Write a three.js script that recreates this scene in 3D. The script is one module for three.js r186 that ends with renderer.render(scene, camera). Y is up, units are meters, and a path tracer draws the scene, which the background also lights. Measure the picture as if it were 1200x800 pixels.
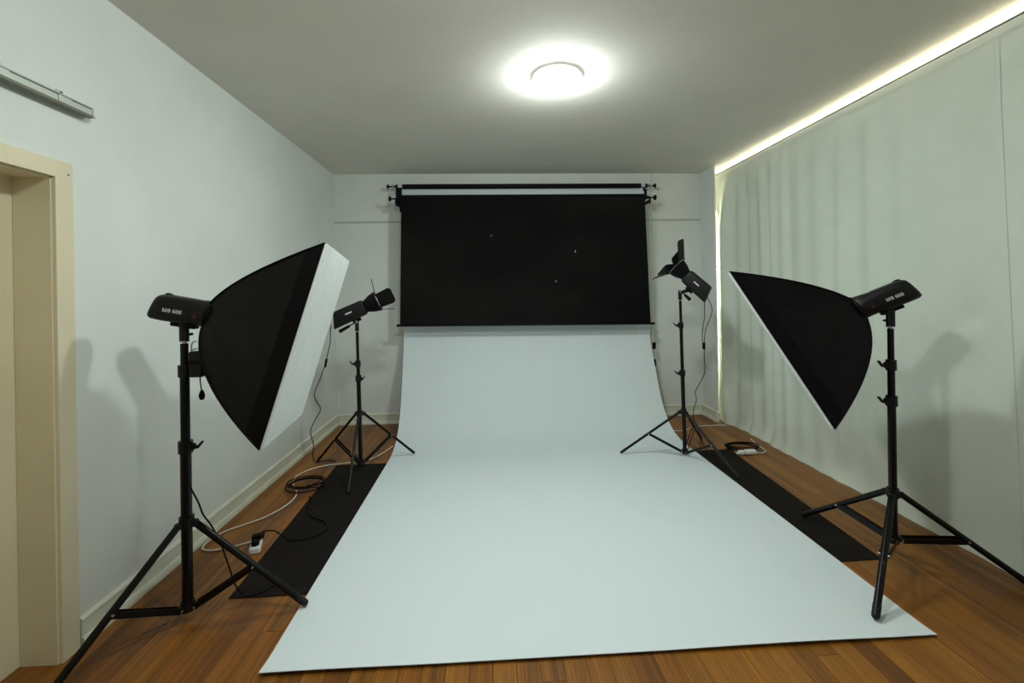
import * as THREE from 'three';
import { RoundedBoxGeometry } from 'three/addons/geometries/RoundedBoxGeometry.js';
import { mergeGeometries } from 'three/addons/utils/BufferGeometryUtils.js';
import { TextGeometry } from 'three/addons/geometries/TextGeometry.js';
import { RectAreaLightUniformsLib } from 'three/addons/lights/RectAreaLightUniformsLib.js';
import { FontLoader } from 'three/addons/loaders/FontLoader.js';

// ---------------------------------------------------------------- camera, sky, exposure
const scene = new THREE.Scene();
const FOCAL = 520;                                             // pixels on the 1200 x 800 frame
const camera = new THREE.PerspectiveCamera(2 * Math.atan(400 / FOCAL) * 180 / Math.PI, 1.5, 0.05, 200);
camera.position.set(0, 1.427, 0);
camera.rotation.order = 'YXZ';
camera.rotation.set(0, -0.0507, -0.0163);
camera.setViewOffset(1200, 800, 0, 55.2, 1200, 800);           // shifted lens: the verticals stay parallel
scene.add(camera);
scene.background = new THREE.Color().setRGB(20, 19, 15.5);    // overcast daylight outside the curtained windows
const renderer = new THREE.WebGLRenderer();
renderer.toneMapping = THREE.LinearToneMapping;
renderer.toneMappingExposure = 1.0;
renderer.shadowMap.enabled = true;
RectAreaLightUniformsLib.init();
const LAMPS = [[0.447, -2.775, 2.5, 90], [-0.05, -1.22, 2.6, 80]];   // two round ceiling lamps (x, z, bulb, face): one in view, one above the camera's view
for (const [x, z, bulb, face] of LAMPS) {
  const tint = new THREE.Color().setRGB(0.9, 0.995, 0.968);
  const lampLight = new THREE.PointLight(tint, bulb);          // the bulb inside the opal shade
  lampLight.name = 'ceiling_lamp_bulb';
  lampLight.position.set(x, 2.742, z);
  lampLight.castShadow = true;
  lampLight.shadow.radius = 2.5;
  scene.add(lampLight);
  const down = new THREE.RectAreaLight(tint, face, 0.22, 0.22);  // the glowing underside of the shade
  down.name = 'ceiling_lamp_face';
  down.position.set(x, 2.694, z); down.lookAt(x, 0, z);
  scene.add(down);
}

// ---------------------------------------------------------------- helpers
let seed = 12345;
const rnd = () => { seed = (seed * 1664525 + 1013904223) >>> 0; return seed / 4294967296; };
const V = (x, y, z) => new THREE.Vector3(x, y, z);
const taken = new Map();
function numbered(n) { const k = taken.get(n) || 0; taken.set(n, k + 1); return k ? n + '_' + String(k).padStart(3, '0') : n; }
function mesh(name, geo, mat, parent) {
  const m = new THREE.Mesh(Array.isArray(geo) ? join(geo) : geo, mat);
  m.name = parent ? name : numbered(name); m.castShadow = m.receiveShadow = true;
  (parent || scene).add(m); return m;
}
function join(list) {
  return mergeGeometries(list.map((g) => { const h = g.index ? g.toNonIndexed() : g; for (const k of Object.keys(h.attributes)) if (!['position', 'normal', 'uv'].includes(k)) h.deleteAttribute(k); return h; }));
}
function thing(name, label, category, p = [0, 0, 0], group) {
  const g = new THREE.Group(); g.name = numbered(name); g.position.set(...p); scene.add(g);
  g.userData = { label, category }; if (group) g.userData.group = group; return g;
}
function tag(o, label, category, group) { o.userData = { label, category }; if (group) o.userData.group = group; return o; }
function struct(o, label, category) { o.userData = { kind: 'structure', label, category }; return o; }
function metreUV(g) {                                           // uv in metres from the position along the face's main direction
  const q = g.index ? g.toNonIndexed() : g, p = q.attributes.position, n = q.attributes.normal, uv = new Float32Array(p.count * 2);
  for (let i = 0; i < p.count; i++) {
    const ax = Math.abs(n.getX(i)), ay = Math.abs(n.getY(i)), az = Math.abs(n.getZ(i));
    const u = ax > ay && ax > az ? [p.getZ(i), p.getY(i)] : ay > az ? [p.getX(i), p.getZ(i)] : [p.getX(i), p.getY(i)];
    uv[2 * i] = u[0]; uv[2 * i + 1] = u[1];
  }
  q.setAttribute('uv', new THREE.BufferAttribute(uv, 2)); return q;
}
function box(x0, x1, y0, y1, z0, z1) { const g = new THREE.BoxGeometry(x1 - x0, y1 - y0, z1 - z0); g.translate((x0 + x1) / 2, (y0 + y1) / 2, (z0 + z1) / 2); return metreUV(g); }
function rbox(w, h, d, r, x = 0, y = 0, z = 0) { const g = new RoundedBoxGeometry(w, h, d, 2, r); g.translate(x, y, z); return g; }
function rod(a, b, r0, r1 = r0, seg = 14) {
  const d = b.clone().sub(a), g = new THREE.CylinderGeometry(r1, r0, d.length(), seg, 1);
  g.applyQuaternion(new THREE.Quaternion().setFromUnitVectors(V(0, 1, 0), d.clone().normalize())); const c = a.clone().add(b).multiplyScalar(0.5);
  g.translate(c.x, c.y, c.z); return g;
}
function bar(a, b, w, t, side) {                                // flat bar from a to b, w wide along `side`, t thick
  const d = b.clone().sub(a), y = d.clone().normalize(), x = side.clone().addScaledVector(y, -side.dot(y)).normalize(), z = x.clone().cross(y);
  const g = new RoundedBoxGeometry(w, d.length(), t, 2, Math.min(w, t) * 0.3);
  const c = a.clone().add(b).multiplyScalar(0.5);
  g.applyMatrix4(new THREE.Matrix4().makeBasis(x, y, z).setPosition(c)); return g;
}
function tube(pts, r, seg, closed = false, rs = 8) { const c = new THREE.CatmullRomCurve3(pts.map((p) => V(...p)), closed, 'centripetal'); return new THREE.TubeGeometry(c, seg || pts.length * 10, r, rs, closed); }
function lathe(pts, seg = 40) { return new THREE.LatheGeometry(pts.map((p) => new THREE.Vector2(p[0], p[1])), seg); }
function grid(nu, nv, f, flip = false) {                        // a surface f(u, v) -> [x, y, z]
  const pos = [], uv = [], idx = [];
  for (let j = 0; j <= nv; j++) for (let i = 0; i <= nu; i++) { pos.push(...f(i / nu, j / nv)); uv.push(i / nu, j / nv); }
  for (let j = 0; j < nv; j++) for (let i = 0; i < nu; i++) { const a = j * (nu + 1) + i, b = a + 1, c = a + nu + 1, d = c + 1; flip ? idx.push(a, c, b, b, c, d) : idx.push(a, b, c, b, d, c); }
  const g = new THREE.BufferGeometry(); g.setAttribute('position', new THREE.Float32BufferAttribute(pos, 3)); g.setAttribute('uv', new THREE.Float32BufferAttribute(uv, 2)); g.setIndex(idx); g.computeVertexNormals(); return g;
}
function slab(pts, holes, depth) {                              // outline in a plane, extruded
  const s = new THREE.Shape(pts.map((p) => new THREE.Vector2(...p)));
  for (const h of holes) s.holes.push(new THREE.Path(h.map((p) => new THREE.Vector2(...p))));
  return new THREE.ExtrudeGeometry(s, { depth, bevelEnabled: false });
}
const rect = (a, b, c, d) => [[a, c], [b, c], [b, d], [a, d]];
function frame(psi, th, rho = 0) {                              // basis: Z along the axis, Y up
  const a = V(Math.cos(th) * Math.cos(psi), Math.sin(th), -Math.cos(th) * Math.sin(psi));
  const s = a.clone().cross(V(0, 1, 0)).normalize(), u = s.clone().cross(a);
  const s2 = s.clone().multiplyScalar(Math.cos(rho)).addScaledVector(u, Math.sin(rho)), u2 = u.clone().multiplyScalar(Math.cos(rho)).addScaledVector(s, -Math.sin(rho));
  return new THREE.Matrix4().makeBasis(s2.negate(), u2, a);
}
// value noise that tiles
function noiseField(n, cells, oct) {
  const out = new Float32Array(n * n);
  for (let o = 0, amp = 1, c = cells; o < oct; o++, amp *= 0.55, c *= 2) {
    const g = Array.from({ length: c * c }, rnd);
    for (let y = 0; y < n; y++) for (let x = 0; x < n; x++) {
      const fx = x / n * c, fy = y / n * c, x0 = Math.floor(fx), y0 = Math.floor(fy); let tx = fx - x0, ty = fy - y0; tx = tx * tx * (3 - 2 * tx); ty = ty * ty * (3 - 2 * ty);
      const x1 = (x0 + 1) % c, y1 = (y0 + 1) % c;
      out[y * n + x] += amp * ((g[y0 * c + x0] * (1 - tx) + g[y0 * c + x1] * tx) * (1 - ty) + (g[y1 * c + x0] * (1 - tx) + g[y1 * c + x1] * tx) * ty - 0.5);
    }
  }
  return out;
}
function tex(w, h, f, srgb, rx = 1, ry = 1) {
  const d = new Uint8Array(w * h * 4);
  for (let y = 0; y < h; y++) for (let x = 0; x < w; x++) { const c = f(x, y), i = (y * w + x) * 4; for (let k = 0; k < 3; k++) d[i + k] = Math.max(0, Math.min(255, c[k])); d[i + 3] = 255; }
  const t = new THREE.DataTexture(d, w, h); t.wrapS = t.wrapT = THREE.RepeatWrapping; t.magFilter = THREE.LinearFilter; t.minFilter = THREE.LinearMipmapLinearFilter; t.generateMipmaps = true;
  if (srgb) t.colorSpace = THREE.SRGBColorSpace; t.repeat.set(rx, ry); t.needsUpdate = true; return t;
}

// ---------------------------------------------------------------- materials
const nA = noiseField(256, 4, 5), nB = noiseField(256, 24, 3);
const plasterBump = tex(256, 256, (x, y) => { const v = 128 + 70 * nB[y * 256 + x] + 60 * nA[y * 256 + x]; return [v, v, v]; }, false, 1.3, 1.3);
const mottle = (r, g, b, k, rx) => tex(256, 256, (x, y) => { const v = 1 + k * nA[y * 256 + x]; return [r * v, g * v, b * v]; }, true, rx, rx);
const std = (o) => new THREE.MeshStandardMaterial(o);
const dull = (o) => new THREE.MeshPhysicalMaterial({ specularIntensity: 0.3, ...o });
const M = {
  wall: std({ map: mottle(226, 229, 224, 0.035, 0.45), roughness: 0.85, bumpMap: plasterBump, bumpScale: 0.0012 }),
  ceil: std({ map: mottle(226, 222, 212, 0.03, 0.4), roughness: 0.9, bumpMap: plasterBump, bumpScale: 0.001 }),
  cream: std({ map: mottle(224, 214, 184, 0.035, 0.7), roughness: 0.55 }),
  base: std({ map: mottle(222, 222, 204, 0.05, 1.5), roughness: 0.55 }),
  trim: std({ color: 0xb9bdb4, roughness: 0.7 }),
  paper: std({ map: mottle(222, 231, 234, 0.012, 0.5), roughness: 0.8 }),
  paperEdge: std({ color: 0xf2ede0, roughness: 0.9 }),
  blackCloth: dull({ map: mottle(22, 21, 20, 0.7, 0.55), roughness: 0.95 }),
  mat: dull({ map: mottle(27, 22, 20, 0.2, 1.5), roughness: 0.9 }),
  black: dull({ color: 0x080809, roughness: 0.5 }),
  tubeBlack: dull({ color: 0x070708, roughness: 0.32, specularIntensity: 0.5 }),
  plastic: dull({ color: 0x0f0f10, roughness: 0.45, specularIntensity: 0.6 }),
  nylon: dull({ map: mottle(13, 13, 15, 0.5, 2), roughness: 0.5, specularIntensity: 0.3 }),
  nylonBand: dull({ color: 0x060607, roughness: 0.85 }),
  white: std({ color: 0xdfe3df, roughness: 0.5 }),
  diffuser: std({ map: mottle(226, 232, 232, 0.02, 2), roughness: 0.95 }),
  metal: std({ color: 0xb8bab8, roughness: 0.3, metalness: 0.9 }),
  alu: std({ color: 0xc3c8bf, roughness: 0.45, metalness: 0.35 }),
  aluDark: std({ color: 0x74766a, roughness: 0.6 }),
  curtain: std({ map: mottle(220, 227, 214, 0.025, 1.1), roughness: 0.95, side: THREE.DoubleSide }),
  cableW: std({ color: 0xd9cfc2, roughness: 0.5 }),
  cableB: dull({ color: 0x0a0908, roughness: 0.6 }),
  red: std({ color: 0x3c060e, roughness: 0.4 }),
  print: std({ color: 0xcfd2cf, roughness: 0.6 }),
  joint: std({ color: 0x1d1208, roughness: 0.9 }),
  concrete: std({ map: mottle(200, 196, 184, 0.08, 0.3), roughness: 0.95 }),
  glass: new THREE.MeshPhysicalMaterial({ color: 0xffffff, roughness: 0, transmission: 1, thickness: 0, ior: 1.5 }),
  lamp: std({ color: 0xffffff, emissive: new THREE.Color().setRGB(0.93, 1, 0.96), emissiveIntensity: 2.2, roughness: 0.4 }),
};
const woods = [[136, 85, 17], [128, 77, 14], [142, 90, 20], [133, 82, 16], [120, 70, 12]].map(([r, g, b], k) => {
  const n1 = noiseField(256, 3, 3), streak = Array.from({ length: 128 }, () => rnd() - 0.5), fine = noiseField(256, 32, 2);
  return std({
    roughness: 0.42,
    map: tex(128, 512, (x, y) => {
      const wob = x + 7 * n1[(y >> 1) * 256 + x], i = ((Math.floor(wob) % 128) + 128) % 128, j = (i + 1) % 128, t = wob - Math.floor(wob);
      const s = streak[i] * (1 - t) + streak[j] * t, v = 1 + 0.36 * s + 0.2 * n1[(y >> 2) * 256 + x] + 0.10 * fine[(y >> 1) * 256 + x * 2];
      return [r * v, g * v, b * v * (1 - 0.1 * s)];
    }, true, 5.5, 0.55),
  });
});

// ---------------------------------------------------------------- the room
const XL = -1.72, XR = 2.465, XW = 2.95, ZB = -5.05, ZF = 1.7, H = 2.8, WT = 0.16;
{
  const f = struct(mesh('floor', box(XL - 0.28, XW + 0.15, -0.12, -0.014, ZB - 0.1, ZF + 0.1), M.joint), 'brown varnished strip wood floor', 'floor');
  const PW = 0.09, L = 1.8, cache = new Map();
  let row = 0;
  for (let x = XL - 0.27; x < 2.72; x += PW, row++) {
    let z = ZB - 0.1 - rnd() * L;
    while (z < ZF + 0.1) {
      const a = Math.max(z, ZB - 0.1), b = Math.min(z + L, ZF + 0.1), len = Math.round((b - a) * 50) / 50;
      if (len > 0.03) {
        const k = Math.floor(rnd() * woods.length), off = Math.floor(rnd() * 6), key = len.toFixed(2) + '/' + off;
        if (!cache.has(key)) {
          const g = metreUV(new RoundedBoxGeometry(PW - 0.001, 0.014, len - 0.002, 1, 0.0012)), uv = g.attributes.uv;
          for (let i = 0; i < uv.count; i++) { uv.setX(i, uv.getX(i) + off * 0.37); uv.setY(i, uv.getY(i) + off * 0.61); }
          cache.set(key, g);
        }
        const p = mesh('plank', cache.get(key), woods[k], f); p.position.set(x + PW / 2, -0.007, (a + b) / 2);
      }
      z += L;
    }
  }
}
struct(mesh('ceiling', box(XL - 0.3, XW + 0.15, H, H + 0.12, ZB - 0.15, ZF + 0.15), M.ceil), 'plain off white ceiling', 'ceiling');
struct(mesh('wall_back', box(XL - 0.3, XW + 0.15, -0.12, H, ZB - 0.15, ZB), M.wall), 'white painted wall behind the backdrop rollers', 'wall');
struct(mesh('wall_front', box(XL - 0.3, XW + 0.15, -0.12, H, ZF, ZF + 0.15), M.wall), 'white painted wall opposite the backdrop', 'wall');
// left wall with the door opening
const DZ0 = -1.84, DZ1 = -0.95, DY = 1.922;
{
  const g = slab([[-ZF, -0.1], [-DZ1, -0.1], [-DZ1, DY], [-DZ0, DY], [-DZ0, -0.1], [-ZB, -0.1], [-ZB, H], [-ZF, H]], [], 0.14);
  g.rotateY(Math.PI / 2); g.translate(XL - 0.14, 0, 0);
  struct(mesh('wall_left', metreUV(g), M.wall), 'white painted wall with the cream door', 'wall');
  const d = new THREE.Group(); d.name = 'door_1'; scene.add(d); struct(d, 'cream painted door set deep in a plain frame', 'door');
  mesh('door_leaf', box(XL - 0.185, XL - 0.142, 0.001, DY + 0.02, DZ0 - 0.03, DZ1 + 0.03), M.cream, d);
  mesh('jamb', [box(XL - 0.14, XL + 0.001, 0, DY, DZ0, DZ0 + 0.006), box(XL - 0.14, XL + 0.001, 0, DY, DZ1 - 0.006, DZ1), box(XL - 0.14, XL + 0.001, DY - 0.006, DY, DZ0, DZ1)], M.cream, d);
  const arch = slab([[-DZ1 - 0.075, 0], [-DZ1, 0], [-DZ1, DY], [-DZ0, DY], [-DZ0, 0], [-DZ0 + 0.074, 0], [-DZ0 + 0.074, DY + 0.068], [-DZ1 - 0.075, DY + 0.068]], [], 0.016);
  arch.rotateY(Math.PI / 2); arch.translate(XL, 0, 0);
  mesh('architrave', metreUV(arch), M.cream, d);
  mesh('screw', rod(V(XL + 0.014, DY + 0.02, DZ0 - 0.055), V(XL + 0.018, DY + 0.02, DZ0 - 0.055), 0.004), M.aluDark, d);
  const h = mesh('door_handle', [rod(V(XL - 0.142, 1.0, DZ1 - 0.09), V(XL - 0.09, 1.0, DZ1 - 0.09), 0.009), rod(V(XL - 0.095, 1.0, DZ1 - 0.085), V(XL - 0.095, 1.0, DZ1 - 0.21), 0.009)], M.metal, d);
  h.userData.label = 'metal lever handle';
}
// right side: a short stub of wall, then the window alcove behind the curtains
const WINS = [[-4.98, -3.5], [-3.3, -1.9], [-1.7, -0.3], [-0.1, 1.3]], WY0 = 0.85, WY1 = 2.74;
{
  const g = slab(rect(-ZF, -ZB, -0.12, H), WINS.map(([a, b]) => rect(-b, -a, WY0, WY1).reverse()), 0.15);
  g.rotateY(Math.PI / 2); g.translate(XW, 0, 0);
  const stub = box(XR, XR + 0.015, 0, H, ZB, -4.72);
  struct(mesh('wall_right', [metreUV(g), stub], M.wall), 'white window wall hidden behind the long curtain', 'wall');
  WINS.forEach(([a, b], i) => {
    const w = new THREE.Group(); w.name = 'window_' + (i + 1); scene.add(w); struct(w, 'white framed window behind the curtain', 'window');
    const fr = [], t = 0.05, x0 = XW + 0.06, x1 = XW + 0.11, m = (a + b) / 2;
    fr.push(box(x0, x1, WY0, WY0 + t, a, b), box(x0, x1, WY1 - t, WY1, a, b), box(x0, x1, WY0, WY1, a, a + t), box(x0, x1, WY0, WY1, b - t, b), box(x0, x1, WY0, WY1, m - t / 2, m + t / 2));
    mesh('window_frame', fr, M.white, w);
    for (const [p, q] of [[a + t, m - t / 2], [m + t / 2, b - t]]) mesh('pane', box(XW + 0.083, XW + 0.087, WY0 + t, WY1 - t, p, q), M.glass, w);
    mesh('window_sill', box(XW - 0.03, XW + 0.06, WY0 - 0.02, WY0, a - 0.03, b + 0.03), M.white, w);
  });
  struct(mesh('ground', box(XW + 0.4, XW + 30, -0.6, -0.5, -25, 20), M.concrete), 'pale paved ground outside the windows', 'ground');
}
// skirting with a shoe at the foot
function skirting(name, along, label) {
  const s = new THREE.Shape([[0, 0], [0.026, 0], [0.026, 0.018], [0.02, 0.034], [0.013, 0.036], [0.013, 0.096], [0.016, 0.1], [0.016, 0.108], [0.008, 0.116], [0, 0.118]].map((p) => new THREE.Vector2(...p)));
  const g = new THREE.ExtrudeGeometry(s, { depth: along, bevelEnabled: false });
  const m = mesh(name, metreUV(g), M.base); struct(m, label, 'baseboard'); return m;
}
{
  const a = skirting('baseboard_left', -1.925 - ZB, 'cream baseboard along the wall with the door'); a.position.set(XL, 0, ZB);
  const b = skirting('baseboard_back', XR - XL - 0.054, 'cream baseboard below the backdrop rollers'); b.rotation.y = -Math.PI / 2; b.position.set(XR - 0.027, 0, ZB);
  b.scale.z = 1;
  const c = skirting('baseboard_right', 0.33, 'short cream baseboard beside the curtain edge'); c.rotation.y = Math.PI; c.position.set(XR, 0, -4.72);
  // thin raised line along the back wall
  struct(mesh('trim_1', box(XL, XR, 2.252, 2.27, ZB, ZB + 0.008), M.trim), 'thin grey line along the wall behind the rollers', 'trim');
}

// ---------------------------------------------------------------- curtain and its rod
const XC = 2.6;
{
  const folds = Array.from({ length: 34 }, () => ({ z: -4.85 + Math.pow(rnd(), 1.6) * 4.6, w: 0.02 + 0.045 * rnd(), a: (rnd() < 0.5 ? -1 : 1) * (0.010 + 0.018 * rnd()), lean: (rnd() - 0.5) * 0.16, top: rnd() * 0.5 + 0.5, low: 0.35 + rnd() * 0.65 }));
  const puck = Array.from({ length: 60 }, () => ({ z: -4.85 + rnd() * 6.3, w: 0.02 + 0.03 * rnd(), a: (rnd() - 0.3) * 0.012, len: 0.05 + 0.14 * rnd(), lean: (rnd() - 0.5) * 1.2 }));
  const disp = (y, z) => {
    const k = Math.max(0, Math.min(1, (-2.0 - z) / 2.6)); let d = 0.014 * k * Math.sin(z * 31 + 2 * Math.sin(z * 3.1) + y * 0.25) + 0.006 * Math.sin(z * 13.7 + 0.4 * y) + 0.012 * Math.sin(z * 4.3 + 0.5 * y + 1);
    for (const f of folds) { const c = z - f.z - f.lean * (2.7 - y) * 0.25, e = Math.exp(-c * c / (2 * f.w * f.w)); if (e > 0.002) d += f.a * e * (y > 1.2 ? f.top : f.low); }
    const t = 2.74 - y;
    if (t < 0.5) for (const p of puck) { const c = z - p.z - p.lean * t, e = Math.exp(-c * c / (2 * p.w * p.w) - t * t / (2 * p.len * p.len)); if (e > 0.002) d += p.a * e; }
    d *= Math.min(1, Math.max(0, t) * 2.6);
    if (z < -4.3) { const q = Math.min(1, (-4.3 - z) / 0.5); d -= 0.07 * q * q * (3 - 2 * q) * Math.min(1, Math.max(0, t) * 1.6); }
    if (y < 0.16) { const q = (0.16 - y) / 0.16; d = d * (1 - 0.6 * q) - 0.035 * q * q - 0.005 * q * Math.sin(z * 7 + 3 * Math.sin(z * 2.3)); }
    return d;
  };
  const panel = (z0, z1, dx, label, curve) => {
    const nu = Math.round((z1 - z0) / 0.014), nv = 64;
    const g = grid(nu, nv, (u, v) => { const y = 2.738 - v * 2.740, z = z0 + u * (z1 - z0) + (u < 0.5 ? (1 - 2 * u) * curve(y) : 0); return [XC + dx + disp(y, z), y, z]; });
    const uv = g.attributes.uv, p = g.attributes.position; for (let i = 0; i < uv.count; i++) uv.setXY(i, p.getZ(i), p.getY(i));
    const o = thing('curtain', label, 'curtain', [0, 0, 0], 'long white curtains along the windows');
    mesh('curtain_cloth', g, M.curtain, o);
    mesh('heading_tape', grid(nu, 2, (u, v) => { const y = 2.739 - v * 0.05, z = z0 + u * (z1 - z0); return [XC + dx - 0.003 + disp(y, z), y, z]; }), M.curtain, o);
    mesh('side_hem', grid(3, nv, (u, v) => { const y = 2.738 - v * 2.739, z = z0 + curve(y) + u * 0.028; return [XC + dx - 0.002 + disp(y, z), y, z]; }), M.curtain, o);
    return o;
  };
  panel(-4.985, -1.80, 0, 'wide gathered white curtain whose edge meets the far wall', (y) => 0.19 * Math.min(1, (2.74 - y) / 0.7) - 0.015 * Math.max(0, 0.6 - y));
  panel(-2.14, 1.55, -0.006, 'smooth white curtain overlapping the gathered one beside the right softbox', (y) => 0.03 * (2.72 - y));
  const r = thing('curtain_rod', 'thin dark rod carrying the white curtains just below the ceiling', 'curtain rod', [XC, 2.748, 0]);
  mesh('rod', rod(V(0, 0, -4.95), V(0, 0, 1.6), 0.007), M.aluDark, r);
  for (const z of [-4.4, -2.95, -1.5, 0.0, 1.4]) mesh('hanger', rod(V(0, 0, z), V(0, 0.051, z), 0.003), M.aluDark, r);
}

// ---------------------------------------------------------------- ceiling lamp
{
  const t = thing('ceiling_lamp', 'round white flush ceiling lamp, lit, above the backdrop paper', 'ceiling lamp', [LAMPS[0][0], H, LAMPS[0][1]]);
  mesh('lamp_base', lathe([[0, 0], [0.152, 0], [0.154, -0.002], [0.154, -0.012], [0.15, -0.014], [0, -0.014]]), M.white, t);
  mesh('lamp_shade', lathe([[0, -0.1], [0.05, -0.098], [0.1, -0.088], [0.135, -0.07], [0.155, -0.045], [0.158, -0.025], [0.154, -0.017], [0.15, -0.0145], [0, -0.0145]]), M.lamp, t);
  const c = t.clone(); c.name = numbered('ceiling_lamp'); c.position.set(LAMPS[1][0], H, LAMPS[1][1]); scene.add(c);
  tag(c, 'round white flush ceiling lamp, lit, nearer the wall opposite the backdrop', 'ceiling lamp');
}

// ---------------------------------------------------------------- backdrops
{
  // white seamless paper: from the upper roller, down behind the black one, out over the floor
  const prof = new THREE.CatmullRomCurve3([V(0, 2.634, -4.957), V(0, 2.2, -4.955), V(0, 1.5, -4.953), V(0, 1.0, -4.935), V(0, 0.52, -4.735), V(0, 0.21, -4.545), V(0, 0.06, -4.33), V(0, 0.012, -4.1), V(0, 0.009, -3.8), V(0, 0.009, -3.0), V(0, 0.009, -2.3), V(0, 0.008, -1.9), V(0, 0.009, -1.78), V(0, 0.013, -1.72)], false, 'centripetal');
  const N = 150, pts = prof.getSpacedPoints(N);
  const edge = (p, s) => s < 0 ? -0.893 - 0.055 * Math.min(1, Math.max(0, (-3.9 - p.z) / 1.05)) : 1.8 - 0.02 * Math.min(1, Math.max(0, (p.y - 1) / 1.6));
  const sheet = (off) => grid(24, N, (u, v) => { const i = Math.round(v * N), p = pts[i], q = pts[Math.min(N, i + 1)], o = pts[Math.max(0, i - 1)]; const ty = q.y - o.y, tz = q.z - o.z, l = Math.hypot(ty, tz); const x = edge(p, -1) + (edge(p, 1) - edge(p, -1)) * u; const curl = v > 0.985 ? 0.004 * Math.sin(u * 9 + 1) * (v - 0.985) / 0.015 : 0; return [x, p.y + off * tz / l + Math.max(0, curl), p.z - off * ty / l]; });
  const t = thing('backdrop_paper', 'white seamless paper backdrop curving from the wall out over the floor', 'backdrop');
  mesh('paper_sheet', sheet(0.0006), M.paper, t);
  const under = sheet(-0.0014); mesh('paper_back', under, M.paperEdge, t);
  const rx0 = -0.936, rx1 = 1.724, y = 2.63, z = -4.93;
  mesh('roller_tube', rod(V(rx0, y, z), V(rx1, y, z), 0.0255, 0.0255, 24), M.black, t);
  for (const [x, s] of [[rx0, -1], [rx1, 1]]) {
    mesh('core_end', rod(V(x, y, z), V(x + s * 0.05, y, z), 0.013), M.white, t);
    mesh('expander', [rod(V(x + s * 0.05, y, z), V(x + s * 0.075, y, z), 0.022), rod(V(x + s * 0.075, y, z), V(x + s * 0.15, y, z), 0.008), rod(V(x + s * 0.15, y, z), V(x + s * 0.17, y, z), s > 0 ? 0.016 : 0.028, s > 0 ? 0.028 : 0.016)], M.black, t);
    mesh('expander_ring', new THREE.TorusGeometry(0.022, 0.004, 8, 20).rotateY(Math.PI / 2).translate(x + s * 0.1, y, z), M.metal, t);
  }
}
{
  const t = thing('black_backdrop', 'black backdrop half rolled down in front of the white paper', 'backdrop');
  const y = 2.468, z = -4.8, x0 = -0.918, x1 = 1.708, r = 0.04, yb = [1.115, 1.085], zb = -4.775;
  mesh('backdrop_roll', rod(V(x0, y, z), V(x1, y, z), r, r, 28), M.blackCloth, t);
  mesh('backdrop_sheet', grid(60, 40, (u, v) => {
    const a = x0 + (x1 - x0) * u, b = -0.955 + (1.757 + 0.955) * u, e = v * v * (3 - 2 * v), yy = y + (yb[0] + (yb[1] - yb[0]) * u - y) * v;
    return [a + (b - a) * v, yy, z + r + 0.0015 + (zb - z - 0.04) * v + 0.004 * Math.sin(u * 11 + v * 2) * e * (1 - v)];
  }), M.blackCloth, t);
  for (const [x, yy, h] of [[0.935, 1.88, 0.022], [0.72, 1.56, 0.016], [0.03, 2.06, 0.01]]) mesh('lint_speck', rbox(0.006, h, 0.001, 0.0004, x, yy, -4.7555), M.white, t);
  mesh('bottom_bar', rod(V(-0.99, yb[0], zb), V(1.80, yb[1], zb), 0.013, 0.013), M.black, t);
  for (const [x, s] of [[x0, -1], [x1, 1]]) {
    mesh('expander', [rod(V(x, y, z), V(x + s * 0.02, y, z), 0.035), rod(V(x + s * 0.02, y, z), V(x + s * 0.07, y, z), 0.024, 0.012), rod(V(x + s * 0.07, y, z), V(x + s * 0.12, y, z), 0.008), rod(V(x + s * 0.12, y, z), V(x + s * 0.138, y, z), s > 0 ? 0.028 : 0.024, s > 0 ? 0.028 : 0.024)], M.black, t);
  }
}
for (const [x, s, w] of [[-0.945, -1, 'plain'], [1.735, 1, 'chain']]) {
  const t = thing('roller_bracket', s < 0 ? 'black wall bracket carrying the roller ends away from the chain' : 'black wall bracket carrying the roller ends beside the bead chain', 'bracket', [x + s * 0.032, 0, 0], 'roller wall brackets');
  mesh('wall_plate', rbox(0.03, 0.3, 0.012, 0.004, 0, 2.52, ZB + 0.007), M.black, t);
  mesh('side_plate', s < 0 ? rbox(0.046, 0.2, 0.012, 0.004, 0.004, 2.5, -4.865) : rbox(0.03, 0.1, 0.012, 0.004, -0.012, 2.53, -4.865), M.black, t);
  mesh('hook', [rbox(0.018, 0.03, 0.1, 0.004, 0, 2.592, ZB + 0.06), rbox(0.018, 0.04, 0.018, 0.004, 0, 2.5955, -4.945)], M.black, t);
  mesh('hook', [rbox(0.018, 0.034, 0.28, 0.004, 0, 2.425, ZB + 0.148), rbox(0.018, 0.075, 0.016, 0.004, 0, 2.435, -4.766)], M.black, t);
}
{
  const t = thing('bead_chain', 'pull chain with two black weights hanging beside the black backdrop', 'chain', [1.82, 0, -4.86], undefined);
  mesh('cord', tube([[0.03, 2.79, -0.1], [0.018, 2.7, -0.05], [0.004, 2.58, 0], [0, 2.3, 0], [-0.002, 1.6, 0], [0.0, 0.9, 0], [0.002, 0.84, 0]], 0.0035, 50), M.alu, t);
  mesh('cord', tube([[-0.018, 2.52, 0], [-0.02, 2.0, 0], [-0.016, 1.2, 0], [-0.006, 0.8, 0], [0.006, 0.66, 0]], 0.003, 40), M.alu, t);
  const bead = new THREE.SphereGeometry(0.0065, 8, 6), all = [];
  for (let y = 2.32; y > 1.3; y -= 0.028) all.push(bead.clone().translate(0, y, 0.004));
  const b = mesh('beads', all, M.alu, t); b.userData.kind = 'stuff';
  mesh('weight', rbox(0.036, 0.075, 0.03, 0.008, 0.003, 0.83, 0), M.black, t);
  mesh('weight', lathe([[0, -0.045], [0.008, -0.045], [0.014, -0.02], [0.012, 0.03], [0.004, 0.045], [0, 0.045]], 16).translate(0.01, 0.64, 0), M.black, t);
}
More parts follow.
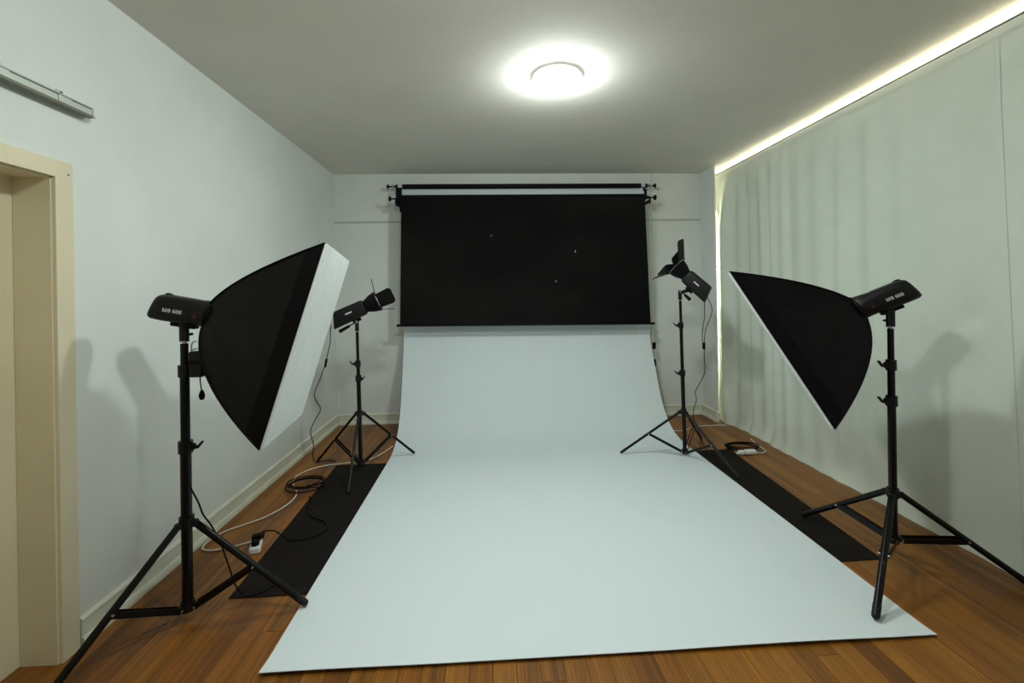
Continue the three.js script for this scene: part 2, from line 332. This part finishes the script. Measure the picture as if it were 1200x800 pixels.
{
  const s = new THREE.Shape([[-1.262, 2.176], [2.041, 2.236], [2.129, 3.885], [-1.317, 3.83]].map((p) => new THREE.Vector2(...p)));
  const g = new THREE.ExtrudeGeometry(s, { depth: 0.0045, bevelEnabled: false }); g.rotateX(-Math.PI / 2); g.translate(0, 0.0006, 0);
  tag(mesh('floor_mat', metreUV(g), M.mat), 'thin black sheet lying under the white backdrop paper', 'floor mat');
}

// ---------------------------------------------------------------- light stands
function lightStand(o) {
  const t = thing('light_stand', o.label, 'light stand', [o.x, 0, o.z], 'black tripod light stands');
  const az = o.az.map((d) => d * Math.PI / 180), hubR = 0.036, S = o.s || 1;
  const lean = (y) => V(o.lean[0] * y, y, o.lean[1] * y);
  // telescoping pole
  let y0 = o.bottom;
  o.sections.forEach(([y1, r], i) => { mesh('pole_section', rod(lean(y0), lean(y1), r, r, 20), M.tubeBlack, t); y0 = y1 - (i < o.sections.length - 1 ? 0.03 : 0); });
  mesh('spigot', rod(lean(o.sections.at(-1)[0]), lean(o.sections.at(-1)[0] + 0.006), 0.009), M.metal, t);
  // clamps where the sections meet
  for (const [y, dir, r] of o.clamps) {
    const c = lean(y), a = dir * Math.PI / 180, d = V(Math.cos(a), 0, Math.sin(a));
    const k = mesh('clamp', [rod(c.clone().add(V(0, -0.026, 0)), c.clone().add(V(0, 0.026, 0)), r + 0.007, r + 0.007, 20), bar(c.clone().addScaledVector(d, r), c.clone().addScaledVector(d, r + 0.02), 0.03, 0.022, V(0, 1, 0))], M.plastic, t);
    mesh('knob', [rod(c.clone().addScaledVector(d, r + 0.016), c.clone().addScaledVector(d, r + 0.03), 0.007), bar(c.clone().addScaledVector(d, r + 0.028).add(V(0, -0.008, 0)), c.clone().addScaledVector(d, r + 0.052).add(V(0, 0.022, 0)), 0.016, 0.008, V(0, 0, 1).cross(d).length() > 0.3 ? V(0, 0, 1) : V(1, 0, 0))], M.plastic, k);
  }
  // hub, slider, legs, struts
  const hub = lean(o.hub), low = lean(o.bottom + 0.02), R0 = o.sections[0][1];
  mesh('hub', [rod(hub.clone().add(V(0, -0.022, 0)), hub.clone().add(V(0, 0.024, 0)), R0 + 0.008, R0 + 0.008, 20), ...az.map((a) => bar(hub.clone().add(V(Math.cos(a) * R0, -0.006, Math.sin(a) * R0)), hub.clone().add(V(Math.cos(a) * (hubR + 0.012), -0.006, Math.sin(a) * (hubR + 0.012))), 0.03, 0.026, V(0, 1, 0)))], M.plastic, t);
  mesh('slider', [rod(low.clone().add(V(0, -0.02, 0)), low.clone().add(V(0, 0.022, 0)), R0 + 0.006, R0 + 0.006, 20), ...az.map((a) => bar(low.clone().add(V(Math.cos(a) * R0, 0, Math.sin(a) * R0)), low.clone().add(V(Math.cos(a) * (R0 + 0.025), 0, Math.sin(a) * (R0 + 0.025))), 0.024, 0.024, V(0, 1, 0)))], M.plastic, t);
  for (const a of az) {
    const tipY = o.surf[az.indexOf(a)] + o.legR + 0.0015, d = V(Math.cos(a), 0, Math.sin(a)), side = V(-d.z, 0, d.x), top = hub.clone().addScaledVector(d, hubR).add(V(0, -0.006, 0)), tip = V(d.x * o.r, tipY, d.z * o.r);
    const leg = mesh('leg', rod(top, tip, o.legR, o.legR, 14), M.tubeBlack, t);
    const dir = tip.clone().sub(top).normalize();
    mesh('rubber_foot', [rod(tip.clone().addScaledVector(dir, -0.05), tip, o.legR + 0.001, o.legR + 0.001, 14), new THREE.SphereGeometry(o.legR + 0.001, 12, 8).translate(tip.x, tip.y, tip.z)], M.plastic, leg);
    const j = top.clone().lerp(tip, 0.53);
    const strut = mesh('strut', [-1, 1].map((q) => bar(low.clone().addScaledVector(d, R0 + 0.014).addScaledVector(side, q * (o.legR + 0.002)), j.clone().addScaledVector(side, q * (o.legR + 0.002)), o.legR * 1.7, 0.004, V(0, 1, 0))), M.tubeBlack, t);
    mesh('rivet', rod(j.clone().addScaledVector(side, -o.legR - 0.006), j.clone().addScaledVector(side, o.legR + 0.006), 0.005), M.metal, strut);
    mesh('rivet', rod(low.clone().addScaledVector(d, R0 + 0.014).addScaledVector(side, -o.legR - 0.006), low.clone().addScaledVector(d, R0 + 0.014).addScaledVector(side, o.legR + 0.006), 0.005), M.metal, strut);
  }
  return t;
}
const tri = (a) => [a, a + 120, a + 240];
lightStand({ x: -1.366, z: -2.05, lean: [0.003, 0], az: tri(-4), r: 0.497, surf: [0.012, 0, 0], hub: 0.438, bottom: 0.045, legR: 0.0145, sections: [[0.76, 0.0215], [1.11, 0.0185], [1.232, 0.0155]], clamps: [[0.772, 0, 0.0215], [1.11, 250, 0.0185]], label: 'black tripod light stand nearest the cream door, under a large softbox' });
lightStand({ x: 2.032, z: -2.157, lean: [0.002, 0], az: tri(20), r: 0.53, surf: [0, 0.013, 0.0055], hub: 0.387, bottom: 0.135, legR: 0.015, sections: [[0.86, 0.018], [1.035, 0.016], [1.222, 0.014]], clamps: [[0.855, 180, 0.018], [1.037, 180, 0.016]], label: 'black tripod light stand in front of the white curtain, under a large softbox' });
lightStand({ x: -1.085, z: -3.735, lean: [-0.013, 0], az: tri(-35), r: 0.472, hub: 0.464, bottom: 0.035, legR: 0.0105, surf: [0.017, 0.0055, 0], sections: [[0.752, 0.017], [0.872, 0.0145], [1.138, 0.012]], clamps: [[0.752, 30, 0.017], [0.874, 180, 0.0145]], label: 'slim black tripod light stand between the left baseboard and the white paper' });
lightStand({ x: 1.664, z: -3.755, lean: [-0.014, 0], az: tri(-170), r: 0.537, hub: 0.391, bottom: 0.028, legR: 0.0105, surf: [0.013, 0, 0.012], sections: [[0.72, 0.0165], [1.13, 0.014], [1.348, 0.0115]], clamps: [[0.723, 180, 0.0165], [1.136, 180, 0.014]], label: 'slim black tripod light stand with one leg on the white paper near the curtain' });

// ---------------------------------------------------------------- flash heads
const font = await new FontLoader().loadAsync('fonts/droid/droid_sans_bold.typeface.json');
function loftBody(secs) {                                        // rounded cross-sections [z, half width, half height, corner radius, y shift, shear of z with y]
  const per = 40;
  const ring = (s, k) => { const [z, w, h, e, dy = 0, sh = 0] = s, a = k / per * 2 * Math.PI, c = Math.cos(a), q = Math.sin(a), x = w * Math.sign(c) * Math.pow(Math.abs(c), e), y = h * Math.sign(q) * Math.pow(Math.abs(q), e); return [x, y + dy, z + sh * y]; };
  const g = grid(per, secs.length - 1, (u, v) => ring(secs[Math.round(v * (secs.length - 1))], Math.round(u * per) % per));
  const cap = (s, flip) => grid(per, 1, (u, v) => { const p = ring(s, Math.round(u * per) % per); return v ? p : [0, s[4] || 0, s[0]]; }, flip);
  return join([g, cap(secs[0], false), cap(secs.at(-1), true)].map((q) => q.toNonIndexed()));
}
function lettering(word, size, m, parent, mat) {
  const g = new TextGeometry(word, { font, size, depth: 0.0008, curveSegments: 3 }); g.computeBoundingBox(); const b = g.boundingBox;
  g.translate(-(b.min.x + b.max.x) / 2, -(b.min.y + b.max.y) / 2, 0); g.applyMatrix4(m); return mesh('lettering', g, mat, parent);
}
function softboxFlash(o) {
  const t = thing('studio_flash', o.label, 'studio light', o.at, 'softbox studio flashes');
  const B = new THREE.Group(); B.name = 'flash_body'; B.applyMatrix4(frame(o.psi, o.th)); t.add(B);
  const n = o.near, bk = -o.back, fr = o.front, a = 0.058;
  mesh('housing', loftBody([[bk, 0.03, 0.036, 0.6, 0, 0.25], [bk + 0.004, 0.046, 0.05, 0.6, 0, 0.25], [bk + 0.016, 0.054, 0.056, 0.58, 0, 0.22], [bk + 0.05, a, 0.059, 0.58], [bk + 0.16, a, 0.058, 0.6], [fr - 0.05, 0.056, 0.056, 0.7], [fr, 0.06, 0.06, 0.9], [fr + 0.03, 0.062, 0.062, 1], [fr + 0.032, 0.05, 0.05, 1]]), M.plastic, B);
  mesh('rear_handle', tube([[0, 0.056, bk + 0.062], [0, 0.06, bk + 0.052], [0, 0.06, bk + 0.036], [0, 0.055, bk + 0.03]], 0.004, 20), M.black, B);
  mesh('mounting_foot', rbox(0.05, 0.022, 0.1, 0.006, 0, -0.064, 0.0), M.black, B);
  const right = V(0, 0, n < 0 ? 1 : -1), up = V(0, 1, 0), nor = right.clone().cross(up);
  const word = lettering('MB 600', 0.016, new THREE.Matrix4().makeBasis(right, up, nor).setPosition(n * (a - 0.0004), -0.006, bk + o.textAt), B, M.print); word.userData.label = 'pale grey printed lettering';
  const spot = mesh('red_badge', new THREE.CylinderGeometry(0.009, 0.009, 0.004, 20).rotateZ(Math.PI / 2).translate(n * 0.0565, -0.014, fr - 0.022), M.red, B); spot.userData.label = 'dim red badge';
  // tilt bracket under the head, down to the stand
  const foot = V(0, -0.064, 0).applyMatrix4(frame(o.psi, o.th)), tip = V(...o.stand).sub(V(...o.at));
  mesh('tilt_bracket', [bar(foot, tip.clone().add(V(0, 0.05, 0)), 0.03, 0.034, V(1, 0, 0)), rod(tip.clone().add(V(0, 0.055, 0)), tip.clone().add(V(0, -0.06, 0)), 0.019, 0.019, 16)], M.plastic, t);
  const mid = foot.clone().lerp(tip.clone().add(V(0, 0.05, 0)), 0.6);
  mesh('tilt_lever', rod(mid.clone().add(V(-o.lever * 0.01, 0, 0)), mid.clone().add(V(-o.lever * 0.045, 0.004, 0)), 0.007), M.black, t);
  mesh('clamp_lever', rod(tip.clone().add(V(0, -0.03, 0)), tip.clone().add(V(o.lever * 0.036, -0.026, 0)), 0.006), M.black, t);
  mesh('band', rod(tip.clone().add(V(0, -0.056, 0)), tip.clone().add(V(0, -0.061, 0)), 0.0195, 0.0195, 16), M.metal, t);
  // softbox: four panels on curved ribs
  const S = new THREE.Group(); S.name = 'softbox'; S.applyMatrix4(frame(o.spsi, o.sth, o.rho)); S.position.copy(V(...o.apex).sub(V(...o.at))); t.add(S);
  const W = o.w / 2, Hh = o.h / 2, D = o.depth, r0 = 0.068;
  const rib = (sx, sy, q) => { const K = V(sx * W, sy * Hh, D), P = V(sx * r0 * 0.7, sy * r0 * 0.7, 0), k = sy > 0 ? 0.46 : 0.56, C = V(sx * W * k, sy * Hh * k, D * (sy > 0 ? 0.2 : 0.12)); const i = 1 - q; return P.multiplyScalar(i * i).addScaledVector(C, 2 * i * q).addScaledVector(K, q * q); };
  for (const [A, Bq] of [[[-1, 1], [1, 1]], [[1, 1], [1, -1]], [[1, -1], [-1, -1]], [[-1, -1], [-1, 1]]]) {
    mesh('side_panel', grid(16, 24, (u, v) => { const p = rib(...A, v), q = rib(...Bq, v), x = p.lerp(q, u); const sag = 4 * u * (1 - u) * Math.sin(v * Math.PI) * 0.022, out = V(A[0] + Bq[0], A[1] + Bq[1], 0).normalize(), wr = 0.002 * Math.sin(u * 17 + v * 9) * Math.sin(v * Math.PI); return x.addScaledVector(out, -sag + wr).toArray(); }, true), M.nylon, S);
    const ends = []; for (let k = 0; k <= 12; k++) ends.push(rib(...A, k / 12).toArray());
    mesh('rib_seam', tube(ends, 0.005, 36, false, 6), M.nylonBand, S);
  }
  mesh('speed_ring', new THREE.TorusGeometry(0.068, 0.008, 10, 32).translate(0, 0, 0.002), M.black, S);
  // darker hem round the front edge, and the white fabric front that wraps over it
  const hem = [[[-1, 1], [1, 1]], [[1, 1], [1, -1]], [[1, -1], [-1, -1]], [[-1, -1], [-1, 1]]].map(([A, Bq]) => grid(8, 4, (u, v) => rib(...A, 0.9 + 0.1 * v).lerp(rib(...Bq, 0.9 + 0.1 * v), u).addScaledVector(V(A[0] + Bq[0], A[1] + Bq[1], 0).normalize(), 0.002 * v + 0.001).toArray(), true));
  mesh('front_hem', hem, M.nylonBand, S);
  const lip = rbox(o.w, o.h, 0.012, 0.004, 0, 0, D + 0.006);
  const dif = mesh('diffuser', [lip, grid(20, 24, (u, v) => { const x = (u * 2 - 1) * (W - 0.006), y = (v * 2 - 1) * (Hh - 0.006); return [x, y, D + 0.0125 + 0.012 * (1 - Math.pow(Math.abs(u * 2 - 1), 3)) * (1 - Math.pow(Math.abs(v * 2 - 1), 3)) + 0.0012 * Math.sin(x * 30 + y * 12) * (1 - Math.abs(u * 2 - 1)) * (1 - Math.abs(v * 2 - 1))]; })], M.diffuser, S);
  dif.userData.label = 'white fabric front';
  return t;
}
softboxFlash({ at: [-1.352, 1.377, -2.062], psi: 0.15, th: -0.2, back: 0.13, front: 0.075, near: -1, textAt: 0.095, lever: 1, stand: [-1.362, 1.3, -2.05], apex: [-1.262, 1.357, -2.076], spsi: 0.151, sth: -0.294, rho: 0.0387, w: 0.62, h: 0.856, depth: 0.44, label: 'studio flash with large softbox, white front showing, near the cream door' });
softboxFlash({ at: [2.024, 1.376, -2.178], psi: 2.587, th: -0.44, back: 0.125, front: 0.09, near: 1, textAt: 0.095, lever: -1, stand: [2.035, 1.29, -2.157], apex: [1.937, 1.318, -2.238], spsi: 2.587, sth: -0.5222, rho: -0.1333, w: 0.587, h: 0.891, depth: 0.41, label: 'studio flash with large black softbox in front of the white curtain' });

function barnFlash(o) {
  const t = thing('barndoor_flash', o.label, 'studio light', o.at, 'small flashes with barn doors');
  const F = frame(o.psi, o.th), B = new THREE.Group(); B.name = 'flash_body'; B.applyMatrix4(F); t.add(B);
  const bk = -o.back, fr = o.front, n = o.near;
  mesh('housing', loftBody([[bk, 0.056, 0.06, 0.35, 0, 0.4], [bk + 0.006, 0.062, 0.067, 0.35, 0, 0.4], [bk + 0.09, 0.062, 0.067, 0.35], [fr - 0.02, 0.06, 0.064, 0.4], [fr, 0.056, 0.06, 0.5]]), M.plastic, B);
  mesh('label_plate', rbox(0.0015, 0.011, 0.055, 0.0004, n * 0.0625, 0.008, bk + 0.13), M.print, B).userData.label = 'pale printed strip';
  mesh('mounting_foot', rbox(0.036, 0.024, 0.07, 0.006, 0, -0.076, fr - 0.1), M.black, B);
  const rf = mesh('reflector', lathe([[0.042, 0], [0.05, 0.002], [0.054, 0.02], [0.072, 0.06], [0.082, 0.1], [0.085, 0.118], [0.08, 0.118], [0.068, 0.06], [0.04, 0.004]], 36).rotateX(Math.PI / 2).translate(0, 0, fr), M.black, B);
  mesh('rim_ring', new THREE.TorusGeometry(0.085, 0.0035, 8, 36).translate(0, 0, fr + 0.117), M.metal, rf);
  // four hinged leaves
  const Z = fr + 0.12, q = 0.07;
  const BD = new THREE.Group(); BD.name = 'barn_doors'; BD.rotation.z = o.turn; B.add(BD);
  mesh('door_frame', [rbox(2 * q + 0.012, 0.012, 0.008, 0.002, 0, q, Z), rbox(2 * q + 0.012, 0.012, 0.008, 0.002, 0, -q, Z), rbox(0.012, 2 * q, 0.008, 0.002, q, 0, Z), rbox(0.012, 2 * q, 0.008, 0.002, -q, 0, Z)], M.black, BD);
  [[0, 1, o.open[0], o.size[0]], [1, 0, o.open[1], o.size[1]], [0, -1, o.open[2], o.size[2]], [-1, 0, o.open[3], o.size[3]]].forEach(([sx, sy, deg, L]) => {
    const g = slab([[-0.06, 0], [0.06, 0], [0.066, L * 0.88], [0.05, L], [-0.05, L], [-0.066, L * 0.88]], [], 0.0025);
    // local: x along hinge, y outward length, z thickness -> length starts along the axis, swings outward by deg
    const d = deg * Math.PI / 180, outv = V(sx, sy, 0), len = V(0, 0, 1).multiplyScalar(Math.cos(d)).addScaledVector(outv, Math.sin(d)), hinge = V(-sy, sx, 0), nz = hinge.clone().cross(len);
    g.applyMatrix4(new THREE.Matrix4().makeBasis(hinge, len, nz).setPosition(sx * (q + 0.007), sy * (q + 0.007), Z + 0.004)); mesh('leaf', g, M.black, BD);
  });
  const foot = V(0, -0.08, fr - 0.1).applyMatrix4(F), tip = V(...o.stand).sub(V(...o.at));
  mesh('tilt_bracket', [bar(foot, tip.clone().add(V(0, 0.02, 0)), 0.022, 0.026, V(1, 0, 0)), rod(tip.clone().add(V(0, 0.03, 0)), tip.clone().add(V(0, -0.045, 0)), 0.0155, 0.0155, 14)], M.plastic, t);
  mesh('tilt_pivot', rod(tip.clone().add(V(0, 0.03, -0.014)), tip.clone().add(V(0, 0.03, 0.02)), 0.012), M.metal, t);
  const l0 = tip.clone().add(V(0, 0.03, 0.02)), l1 = l0.clone().add(V(...o.lever));
  mesh('tilt_handle', [rod(l0, l1, 0.005), rod(l0.clone().lerp(l1, 0.4), l1, 0.011, 0.015)], M.black, t);
  return t;
}
barnFlash({ at: [-1.14, 1.297, -3.735], psi: 0.22, th: 0.42, back: 0.15, front: 0.11, near: -1, turn: 0, open: [78, 0, 24, 4], size: [0.115, 0.13, 0.1, 0.12], stand: [-1.1, 1.19, -3.735], lever: [-0.13, -0.075, 0.02], label: 'small flash with nearly closed barn doors beside the left end of the black backdrop' });
barnFlash({ at: [1.775, 1.5, -3.755], psi: Math.PI - 0.55, th: 0.78, back: 0.15, front: 0.09, near: 1, turn: -0.38, open: [48, 78, 62, 45], size: [0.18, 0.17, 0.17, 0.15], stand: [1.644, 1.4, -3.755], lever: [0.07, -0.075, 0.02], label: 'small flash with wide open barn doors beside the bead chain' });

// ---------------------------------------------------------------- power leads and small things
const fy = 0.006;
{
  const g = tube([[-0.935, 0.012, -4.24], [-1.0, fy, -4.06], [-1.082, fy, -3.93], [-1.28, fy, -3.86], [-1.4, fy, -3.83], [-1.5, fy, -3.76], [-1.56, fy, -3.62], [-1.52, fy, -3.47], [-1.45, fy, -3.36], [-1.41, fy, -3.25], [-1.42, fy, -3.1], [-1.483, fy, -2.96], [-1.57, fy, -2.87], [-1.64, fy, -2.8], [-1.672, fy, -2.71], [-1.66, fy, -2.62], [-1.6, fy, -2.595], [-1.506, fy, -2.62], [-1.43, fy, -2.66], [-1.385, 0.014, -2.665]], 0.0052, 160);
  tag(mesh('power_cable', g, M.cableW), 'white power cable snaking along the left wall to a socket block', 'cable');
  const s = thing('extension_socket', 'small white extension socket with black plugs beside the left stand', 'socket', [-1.352, 0, -2.6]);
  s.rotation.y = 0.35;
  mesh('socket_block', rbox(0.058, 0.036, 0.12, 0.01, 0, 0.0185, 0), M.white, s);
  mesh('plug', [rbox(0.046, 0.038, 0.04, 0.008, 0.0, 0.056, -0.022), rbox(0.036, 0.02, 0.05, 0.006, 0.02, 0.05, -0.05)], M.black, s);
  mesh('plug', lathe([[0, 0], [0.021, 0], [0.021, 0.02], [0.014, 0.028], [0, 0.028]], 20).translate(0, 0.037, 0.024), M.black, s);
  tag(mesh('plug_cord', tube([[-1.35, 0.062, -2.675], [-1.3, 0.05, -2.7], [-1.24, 0.02, -2.69], [-1.18, 0.011, -2.66], [-1.08, 0.011, -2.68], [-1.02, 0.011, -2.76], [-1.06, 0.011, -2.86], [-1.17, 0.011, -2.93], [-1.24, 0.011, -3.03], [-1.28, 0.011, -3.2], [-1.31, fy, -3.24]], 0.0042, 90), M.cableB), 'thin black cord running from the white socket over the black sheet', 'cable');
}
{
  const coil = [];
  for (let i = 0; i <= 66; i++) { const a = i / 66 * Math.PI * 2 * 4.1 + 0.5, k = Math.floor(i / 16.5), w = 0.12 + 0.018 * Math.sin(k * 2.1 + 1), h = 0.10 + 0.02 * Math.cos(k * 1.7); coil.push([-1.405 + w * Math.cos(a) + 0.012 * Math.sin(k * 3), 0.017 + i * 0.0005, -3.42 + h * Math.sin(a) + 0.014 * Math.cos(k * 2.3)]); }
  tag(mesh('coiled_cord', tube(coil, 0.0048, 260), M.cableB), 'coil of black cord lying beside the black sheet near the left wall', 'cable');
}
{
  const t = thing('stand_cord', 'black cord hanging from the left stand down to the floor', 'cable');
  mesh('cord', tube([[-1.335, 1.07, -2.03], [-1.338, 1.0, -2.022], [-1.34, 0.9, -2.02], [-1.338, 0.7, -2.02], [-1.335, 0.62, -2.02], [-1.318, 0.585, -2.02], [-1.3, 0.53, -2.03], [-1.29, 0.47, -2.045], [-1.285, 0.40, -2.09], [-1.27, 0.3, -2.13], [-1.25, 0.17, -2.16], [-1.22, 0.06, -2.17], [-1.18, 0.012, -2.18], [-1.12, 0.012, -2.2], [-1.08, 0.012, -2.26]], 0.0035, 120), M.cableB, t);
  const b = thing('trigger_box', 'small black box strapped to the left stand below the flash', 'box', [-1.303, 1.14, -2.05]);
  mesh('case', rbox(0.058, 0.115, 0.05, 0.008), M.plastic, b);
  mesh('strap', rbox(0.062, 0.02, 0.054, 0.004, 0, 0.01, 0), M.black, b);
  mesh('hook', [tube([[-0.028, 0.05, 0], [-0.028, 0.085, 0], [-0.02, 0.098, 0], [-0.01, 0.1, 0]], 0.003, 16), tube([[-0.02, 0.062, 0.01], [0.002, 0.07, 0.01], [0.015, 0.06, 0.01]], 0.0025, 12)], M.metal, b);
  mesh('antenna', [rod(V(0.014, 0.05, 0), V(0.017, 0.09, 0), 0.008, 0.006), rod(V(0.024, 0.035, 0), V(0.034, 0.055, 0), 0.006)], M.black, b);
  mesh('lead', tube([[0.006, -0.055, 0], [0.008, -0.09, 0], [0.012, -0.12, 0]], 0.0025, 14), M.black, b);
  mesh('lead_plug', lathe([[0, -0.022], [0.008, -0.02], [0.013, -0.004], [0.009, 0.014], [0.003, 0.024], [0, 0.024]], 16).translate(0.013, -0.14, 0), M.black, b);
}
{
  const t = thing('flash_cord', 'black mains cord hanging from the left barn door flash with an inline switch', 'cable');
  mesh('cord', tube([[-1.297, 1.2, -3.7], [-1.31, 1.16, -3.72], [-1.34, 1.05, -3.79], [-1.38, 0.93, -3.83], [-1.4, 0.87, -3.85], [-1.44, 0.76, -3.85], [-1.5, 0.6, -3.85], [-1.49, 0.56, -3.85], [-1.452, 0.49, -3.85], [-1.455, 0.46, -3.85], [-1.5, 0.38, -3.85], [-1.535, 0.3, -3.85], [-1.53, 0.25, -3.85], [-1.514, 0.18, -3.85], [-1.522, 0.08, -3.86], [-1.515, 0.02, -3.88], [-1.48, fy, -3.93], [-1.43, fy, -3.96], [-1.36, fy, -3.92]], 0.0036, 150), M.cableB, t);
  mesh('inline_switch', rbox(0.018, 0.075, 0.018, 0.006).rotateZ(-0.2).translate(-1.399, 0.87, -3.85), M.black, t);
}
{
  const t = thing('flash_cord', 'black mains cord hanging from the right barn door flash beside the curtain', 'cable');
  mesh('cord', tube([[1.925, 1.395, -3.845], [1.965, 1.36, -3.9], [2.0, 1.26, -3.9], [1.97, 1.16, -3.9], [1.94, 1.09, -3.9], [1.925, 1.0, -3.9], [1.924, 0.93, -3.9], [1.92, 0.83, -3.9], [1.925, 0.745, -3.9], [1.92, 0.69, -3.9], [1.875, 0.6, -3.9], [1.834, 0.52, -3.9], [1.842, 0.45, -3.9], [1.815, 0.37, -3.9], [1.795, 0.3, -3.86], [1.82, 0.2, -3.82], [1.87, 0.05, -3.79], [1.9, 0.0095, -3.75], [1.98, 0.0095, -3.76]], 0.0034, 150), M.cableB, t);
  mesh('cord', tube([[1.905, 1.385, -3.84], [1.92, 1.3, -3.88], [1.93, 1.2, -3.9], [1.912, 1.1, -3.9], [1.905, 1.0, -3.9], [1.915, 0.93, -3.9]], 0.0034, 50), M.cableB, t);
  mesh('inline_plug', rbox(0.024, 0.06, 0.02, 0.006).translate(1.918, 0.935, -3.9), M.black, t);
}
{
  tag(mesh('power_cable', tube([[1.765, 0.015, -4.42], [1.86, fy, -4.44], [1.95, fy, -4.445], [2.03, fy, -4.49], [2.1, fy, -4.55], [2.2, fy, -4.575], [2.32, fy, -4.58], [2.42, fy, -4.585], [2.475, fy, -4.56]], 0.0055, 70), M.cableW), 'white power cable crossing the floor behind the right tripod to the curtain', 'cable');
  tag(mesh('socket_lead', tube([[2.475, fy, -4.13], [2.46, fy, -4.06], [2.44, fy, -3.97], [2.43, fy, -3.89], [2.42, fy, -3.82], [2.37, fy, -3.765], [2.33, 0.012, -3.75], [2.29, 0.018, -3.752]], 0.0055, 60), M.cableW), 'short white lead coming out from under the curtain hem', 'cable');
  const s = thing('extension_socket', 'white extension socket lying near the curtain hem beside a black cord', 'socket', [2.245, 0, -3.755]); s.rotation.y = 0.06;
  mesh('socket_block', rbox(0.1, 0.034, 0.05, 0.009, 0, 0.0235, 0), M.white, s);
  mesh('plug', [rbox(0.05, 0.032, 0.04, 0.008, -0.082, 0.0225, 0), rbox(0.02, 0.02, 0.022, 0.004, -0.116, 0.0185, 0)], M.white, s);
  const coil = [];
  for (let i = 0; i <= 48; i++) { const a = i / 48 * Math.PI * 2 * 3.1 + 2.6, k = Math.floor(i / 16); coil.push([2.255 + (0.125 + 0.012 * k) * Math.cos(a), 0.006 + 0.0007 * i, -3.90 + (0.105 - 0.012 * k) * Math.sin(a)]); }
  tag(mesh('coiled_cord', tube(coil, 0.0048, 200), M.cableB), 'coil of black cord around the white socket near the curtain hem', 'cable');
}

// ---------------------------------------------------------------- curtain rail left on the wall above the door
{
  const t = thing('curtain_rail', 'bare aluminium curtain rail screwed to the wall above the cream door', 'curtain rail', [XL, 2.222, 0]);
  const z0 = -1.985, z1 = -0.7, L = z1 - z0, m = (z0 + z1) / 2;
  mesh('rail', [rbox(0.012, 0.03, L, 0.002, 0.03, 0.012, m), rbox(0.03, 0.006, L, 0.002, 0.03, 0.026, m)], M.alu, t);
  mesh('channel', rbox(0.024, 0.012, L - 0.03, 0.002, 0.034, -0.011, m - 0.01), M.aluDark, t);
  for (const z of [-1.86, -1.63, -1.2, -0.8]) mesh('wall_clip', [rbox(0.04, 0.034, 0.05, 0.003, 0.021, 0.012, z), rbox(0.012, 0.026, 0.026, 0.002, 0.006, 0.04, z - 0.012)], M.alu, t);
  mesh('end_cap', rbox(0.034, 0.034, 0.016, 0.006, 0.03, 0.006, z0 - 0.006), M.white, t);
  mesh('screw', [rod(V(0.012, 0.045, -1.872), V(0.016, 0.045, -1.872), 0.004), rod(V(0.0, 0.04, -1.80), V(0.004, 0.04, -1.80), 0.004)], M.black, t);
}

renderer.render(scene, camera);
